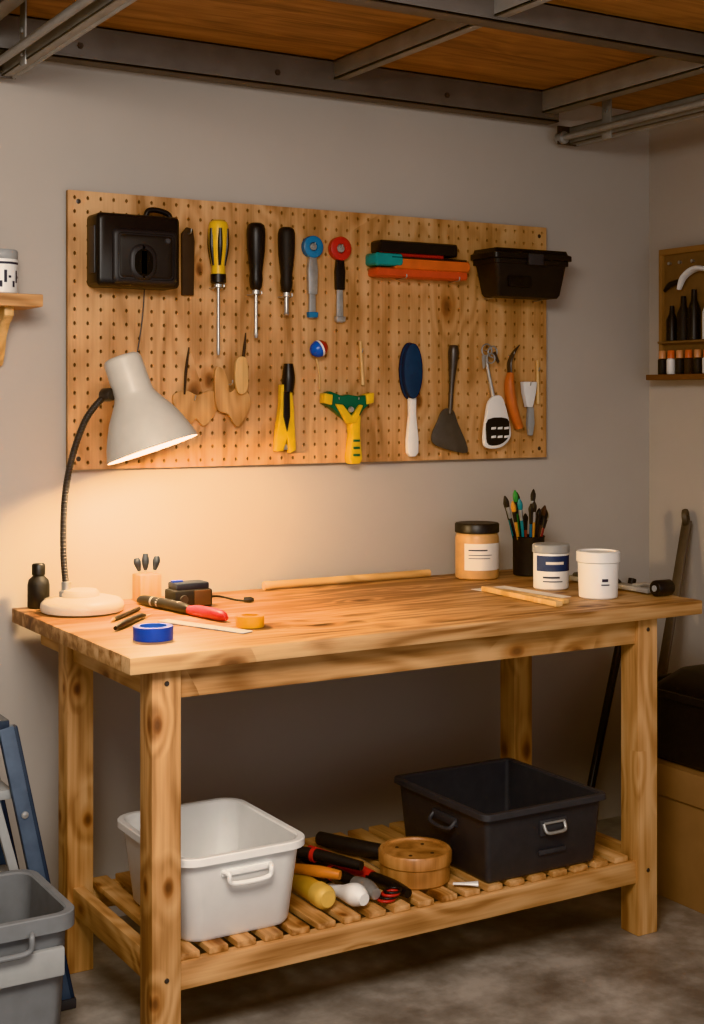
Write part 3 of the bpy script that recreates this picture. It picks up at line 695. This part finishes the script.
# ------------------------------------------------------------------ shelf items
group('white_storage_tub',(1.43,-.62,SH))
tub('tub_shell',1.262,1.608,-.84,-.42,SH+.001,.422,.032,.06,TUBW,lip=.014,liph=.018)
def handle_u(name,x0,x1,y,z,drop,mat,r=.006,out=.014):
    sweep(name,[(x0,y+.004,z),(x0+.006,y-out,z-.002),(x0+.012,y-out,z-drop),((x0+x1)/2,y-out,z-drop-.004),(x1-.012,y-out,z-drop),(x1-.006,y-out,z-.002),(x1,y+.004,z)],r,mat,n=10,k=6)
handle_u('front_handle',1.38,1.50,-.828,.377,.022,TUBW)
box('handle_plate',(1.375,-.829,.367),(1.505,-.815,.382),TUBW,.003)
end()
group('black_storage_crate',(2.3,-.64,SH))
tub('crate_shell',2.090,2.50,-.862,-.42,SH+.001,.405,.026,.022,DGREY,lip=.014,liph=.016)
def clip_handle(x,y,z,axis):
    if axis=='f':
        box('clip_plate',(x-.045,y-.005,z-.020),(x+.045,y+.004,z+.022),DGREY,.004)
        sweep('clip_bar',[(x-.034,y-.004,z+.012),(x-.03,y-.014,z-.008),(x,y-.015,z-.011),(x+.03,y-.014,z-.008),(x+.034,y-.004,z+.012)],.0045,STEEL,n=10)
        sweep('clip_top',[(x-.034,y-.006,z+.013),(x+.034,y-.006,z+.013)],.0035,STEEL,n=8,curve=False)
        box('clip_low',(x-.045,y-.0,z-.07),(x+.045,y+.009,z-.058),DGREY,.002)
    else:
        sweep('side_handle',[(x+.004,y-.05,z+.012),(x-.014,y-.045,z-.006),(x-.016,y,z-.012),(x-.014,y+.045,z-.006),(x+.004,y+.05,z+.012)],.006,DGREY,n=10)
        box('side_plate',(x-.002,y-.055,z-.004),(x+.008,y+.055,z+.02),DGREY,.003)
clip_handle(2.32,-.846,.34,'f')
clip_handle(2.103,-.66,.34,'s')
end()
group('round_wooden_box',(1.985,-.70,SH))
x,y=1.985,-.70
zl('box_body',[(0,0),(.085,0),(.089,.004),(.09,.045),(.09,.048),(0,.048)],x,y,SH+.001,W_BOX,n=56)
zl('box_lid',[(.090,0),(.094,.003),(.095,.028),(.091,.034),(.083,.034),(.081,.029),(.0,.027)],x,y,SH+.047,W_BOX,n=56)
for a in (0.6,2.2,3.9,5.2): zl('lid_stud',[(.005,0),(.005,.003),(0,.005)],x+.05*math.cos(a),y+.05*math.sin(a),SH+.0735,DBROWN,n=12)
end()
def htool(name,pts,rads,mat,tip=None,tipm=None,tr=None,ring=None):
    group(name,pts[0])
    sweep('handle',pts,rads,mat,n=16)
    if tip: sweep('tip',tip,tr,tipm,n=16)
    if ring: lathe('ring',[(ring[1],-.006),(ring[1]+.002,-.005),(ring[1]+.002,.005),(ring[1],.006)],ring[0],Vector(pts[-1])-Vector(pts[0]),ring[2],n=18)
    end()
S=SH+.001
htool('yellow_mallet_handle',[(1.675,-.50,S+.027),(1.68,-.60,S+.027),(1.678,-.74,S+.028)],[.020,.024,.027],plain('ochre_handle',(202,158,68),.5),[(1.678,-.735,S+.029),(1.678,-.77,S+.029),(1.678,-.785,S+.029)],plain('pale_end',(216,178,100),.5),[.029,.029,.02])
htool('grip_pliers',[(1.745,-.42,S+.019),(1.74,-.55,S+.019),(1.735,-.69,S+.019)],[.012,.018,.015],BLACK,[(1.735,-.685,S+.018),(1.742,-.74,S+.022),(1.752,-.79,S+.028),(1.756,-.825,S+.026)],WHITE,[.012,.017,.028,.015])
htool('tack_hammer',[(1.79,-.40,S+.019),(1.795,-.55,S+.019),(1.80,-.72,S+.022)],[.012,.017,.018],BLACK,[(1.80,-.71,S+.023),(1.803,-.76,S+.025),(1.805,-.80,S+.023)],STEEL,[.019,.023,.014],ring=((1.796,-.60,S+.020),.018,RED))
htool('long_screwdriver',[(1.83,-.42,S+.021),(1.85,-.56,S+.021),(1.868,-.68,S+.021)],[.014,.019,.014],RED,[(1.866,-.67,S+.018),(1.88,-.76,S+.018),(1.886,-.82,S+.016)],BLACK,[.015,.016,.012])
htool('rasp',[(1.715,-.47,S+.055),(1.765,-.56,S+.060),(1.83,-.69,S+.056)],[.012,.016,.012],BLACKM,ring=((1.765,-.56,S+.059),.0165,RED))
htool('wood_chisel',[(1.655,-.62,S+.064),(1.70,-.70,S+.068),(1.735,-.745,S+.066)],[.010,.014,.011],plain('amber_handle',(196,122,54),.4))
htool('hatchet_handle',[(1.90,-.35,S+.024),(1.93,-.44,S+.024),(1.98,-.53,S+.024),(2.035,-.585,S+.024)],[.018,.022,.021,.015],BLACKM)
group('plastic_scoop',(2.085,-.82,S)); sweep('handle',[(2.035,-.80,S+.008),(2.06,-.822,S+.010),(2.085,-.838,S+.010)],[.006,.008,.013],WHITE,n=10,flat=.5); end()
group('cable_tie_bundle',(1.85,-.80,S))
for k in range(4):
    u=[(1.835+.006*k+.022*math.cos(t*math.pi/6),-.80+.018*math.sin(t*math.pi/6),S+.006+.006*k) for t in range(13)]
    sweep('loop_%d'%k,u,.0035,BLACK if k%2 else RED,n=8,curve=False)
end()

# ------------------------------------------------------------------ left wall shelf
group('wooden_wall_shelf',(1.0,-.08,1.71))
box('board',(.60,-.16,1.698),(1.178,0,1.731),W_X,.004)
prism_pts=[(0,1.698),(-.125,1.698),(-.125,1.675),(-.09,1.655),(-.06,1.62),(-.045,1.575),(-.025,1.548),(0,1.54)]
for k,x in enumerate((1.085,.70)):
    pts=prism_pts; nn=len(pts)
    vs=[(x,p[0],p[1]) for p in pts]+[(x+.026,p[0],p[1]) for p in pts]
    fs=[tuple(range(nn)),tuple(range(2*nn-1,nn-1,-1))]+[(i,(i+1)%nn,nn+(i+1)%nn,nn+i) for i in range(nn)]
    mk('bracket_%d'%(k+1),vs,fs,W_LIGHT,bev=.003)
end()
group('ceramic_jar',(1.085,-.09,1.7315))
x,y,z=1.088,-.085,1.7315
zl('body',[(0,0),(.038,0),(.042,.004),(.043,.088),(.041,.094),(0,.094)],x,y,z,WHITE,n=36)
zl('lid',[(.042,0),(.044,.003),(.044,.02),(.040,.025),(0,.026)],x,y,z+.092,LGREY,n=36)
for k in range(9):
    a=200+k*16; label('pattern_%d'%k,x,y,.0433,z+.018+.012*(k%3),z+.034+.014*((k*2)%3),a,a+10,INK)
label('pattern_ring',x,y,.0433,z+.078,z+.084,180,350,INK)
end()

# ------------------------------------------------------------------ right wall rack
group('craft_bottle_rack',(3.40,-.4,1.7))
box('back_board',(3.418,-.72,1.542),(3.44,-.085,1.972),BROWN,.003)
box('frame_top',(3.405,-.72,1.955),(3.44,-.085,1.975),CARD,.002)
box('frame_end',(3.405,-.10,1.542),(3.44,-.085,1.96),CARD,.002)
box('shelf',(3.355,-.74,1.522),(3.44,-.075,1.541),plain('dark_shelf',(110,74,48),.5),.003)
box('mid_ledge',(3.385,-.72,1.648),(3.42,-.10,1.656),BROWN,.002)
for k in range(9):
    yy=-.125-k*.042
    zl('paint_vial_%d'%k,[(0,0),(.014,0),(.0155,.003),(.0155,.05),(.01,.056),(0,.056)],3.385,yy,1.5415,[BLACKM,WHITE,BLACKM,DBROWN][k%4],n=18)
    zl('vial_cap_%d'%k,[(.0125,0),(.0125,.024),(.01,.027),(0,.027)],3.385,yy,1.596,ORANGE if k%2 else plain('peach_cap',(208,150,112),.4),n=18)
for k,(yy,h,r,m_) in enumerate(((-.16,.12,.02,BLACK),(-.215,.15,.022,BLACKM),(-.265,.17,.022,BLACK),(-.33,.15,.02,WHITE))):
    zl('bottle_%d'%k,[(0,0),(r,0),(r,h*.6),(r*.5,h*.78),(r*.4,h),(0,h)],3.396,yy,1.6565,m_,n=18)
sweep('white_scraper',[(3.39,-.20,1.83),(3.388,-.225,1.87),(3.39,-.28,1.895),(3.392,-.34,1.885)],[.010,.016,.020,.016],WHITE,n=12,flat=.5)
sweep('black_cutter',[(3.40,-.12,1.83),(3.398,-.15,1.85),(3.40,-.20,1.86)],[.006,.010,.007],BLACK,n=10)
for yy in (-.13,-.18,-.24,-.31): lathe('hook',[(0,.01),(.006,.01),(.006,0)],(3.418,yy,1.925),(-1,0,0),STEEL,n=10)
end()

# ------------------------------------------------------------------ right floor corner
group('cardboard_box',(3.1,-.72,0))
box('carton',(2.875,-1.0,0),(3.28,-.50,.385),CARD,.003)
box('flap_left',(2.868,-.99,.30),(2.875,-.51,.388),CARD,.001,rot=Matrix.Rotation(.06,3,'Y'))
box('tape',(3.05,-1.001,.2),(3.11,-.5,.3865),plain('packing_tape',(180,140,96),.3),.0005)
end()
group('black_crate',(3.1,-.73,.39))
tub('crate_shell',2.885,3.30,-.99,-.47,.389,.60,.02,.02,BLACKM,lip=.012,liph=.02)
end()
group('rubber_tool_bag',(3.1,-.73,.5))
loft('bag_body',[rr(2.93,3.25,-.93,-.53,.05,.40),rr(2.925,3.255,-.935,-.525,.05,.52),rr(2.94,3.24,-.92,-.54,.06,.60),rr(2.99,3.19,-.87,-.59,.05,.645),rr(3.03,3.15,-.82,-.64,.04,.655)],BLACK,ang=60)
sweep('bag_handle',[(2.99,-.73,.64),(3.03,-.73,.70),(3.12,-.73,.70),(3.17,-.73,.64)],.010,DGREY,n=10)
end()
group('steel_pry_bar',(3.2,-.3,.5))
p0=Vector((2.995,-.40,.012)); p1=Vector((3.412,-.215,1.04))
PB=plain('weathered_bar',(92,85,79),.55,metal=.2)
sweep('bar',[p0,p1],[.022,.022],PB,curve=False,n=12,flat=.45)
lathe('end_eye',[(.010,-.008),(.028,-.008),(.030,0),(.028,.008),(.010,.008),(.010,-.008)],p1+Vector((-.006,0,.014)),(.55,-.8,.1),PB,n=22)
end()
group('broom_pole',(3.2,-.1,.4))
sweep('pole',[(2.99,-.16,.012),(3.33,-.035,.83)],.014,BLACK,curve=False,n=12)
end()

# ------------------------------------------------------------------ left grey bin + folding step stool
group('grey_waste_bin',(.86,-.70,0))
tub('bin_shell',.70,1.025,-.87,-.54,.001,.37,.03,.05,GREY,lip=.016,liph=.035)
box('front_band',(.73,-.868,.24),(.99,-.852,.30),LGREY,.004)
handle_u('side_grip',.80,.92,-.868,.34,.03,GREY)
end()
group('folding_step_stool',(.95,-.36,.4))
def flatbar(name,p,q,w,t,mat):
    p=Vector(p);q=Vector(q); d=(q-p).normalized(); u=Vector((1,0,0)); u=(u-d*u.dot(d)).normalized(); v=d.cross(u)
    vs=[b+u*sx*w/2+v*sy*t/2 for b in (p,q) for sx in (-1,1) for sy in (-1,1)]
    return mk(name,vs,BF,mat,bev=.004)
SBD=plain('steel_blue_dark',(58,68,82),.45,metal=.1)
for k,y in enumerate((-.49,-.22)):
    flatbar('front_leg_%d'%(k+1),(.976,y,.69),(1.118,y,.012),.036,.022,STEELB)
    flatbar('front_leg_edge_%d'%(k+1),(.998,y+.004,.69),(1.140,y+.004,.012),.012,.026,SBD)
    flatbar('rear_leg_%d'%(k+1),(.945,y+.026,.69),(.74,y+.026,.012),.036,.018,SBD)
    flatbar('brace_%d'%(k+1),(.925,y+.003,.62),(1.045,y+.003,.17),.022,.016,LGREY)
    box('foot_%d'%(k+1),(1.100,y-.016,.0),(1.145,y+.016,.025),DGREY,.004)
    box('rear_foot_%d'%(k+1),(.715,y+.008,.0),(.765,y+.044,.03),DGREY,.004)
    lathe('rivet_%d'%(k+1),[(0,-.004),(.008,-.003),(.009,0)],(1.020,y-.011,.48),(0,1,0),STEEL,n=16)
box('top_step',(.80,-.50,.685),(.985,-.18,.708),SBD,.006)
box('middle_step',(.85,-.478,.515),(1.0,-.232,.538),LGREY,.005)
box('lower_step',(.90,-.478,.26),(1.055,-.232,.283),LGREY,.005)
end()

# ------------------------------------------------------------------ camera
f=1396.0
cam=bpy.data.cameras.new('camera'); co=bpy.data.objects.new('camera',cam); COL.objects.link(co)
co.location=(0,-3.71,1.457); co.rotation_euler=(math.radians(90),0,-math.atan2(1396,2340))
cam.sensor_fit='VERTICAL'; cam.sensor_height=36; cam.lens=36*f/1024; cam.shift_y=-113/1024; cam.clip_start=.05
SC.camera=co
SC.view_settings.view_transform='Khronos PBR Neutral'
SC.view_settings.look='None'
SC.view_settings.exposure=0.32
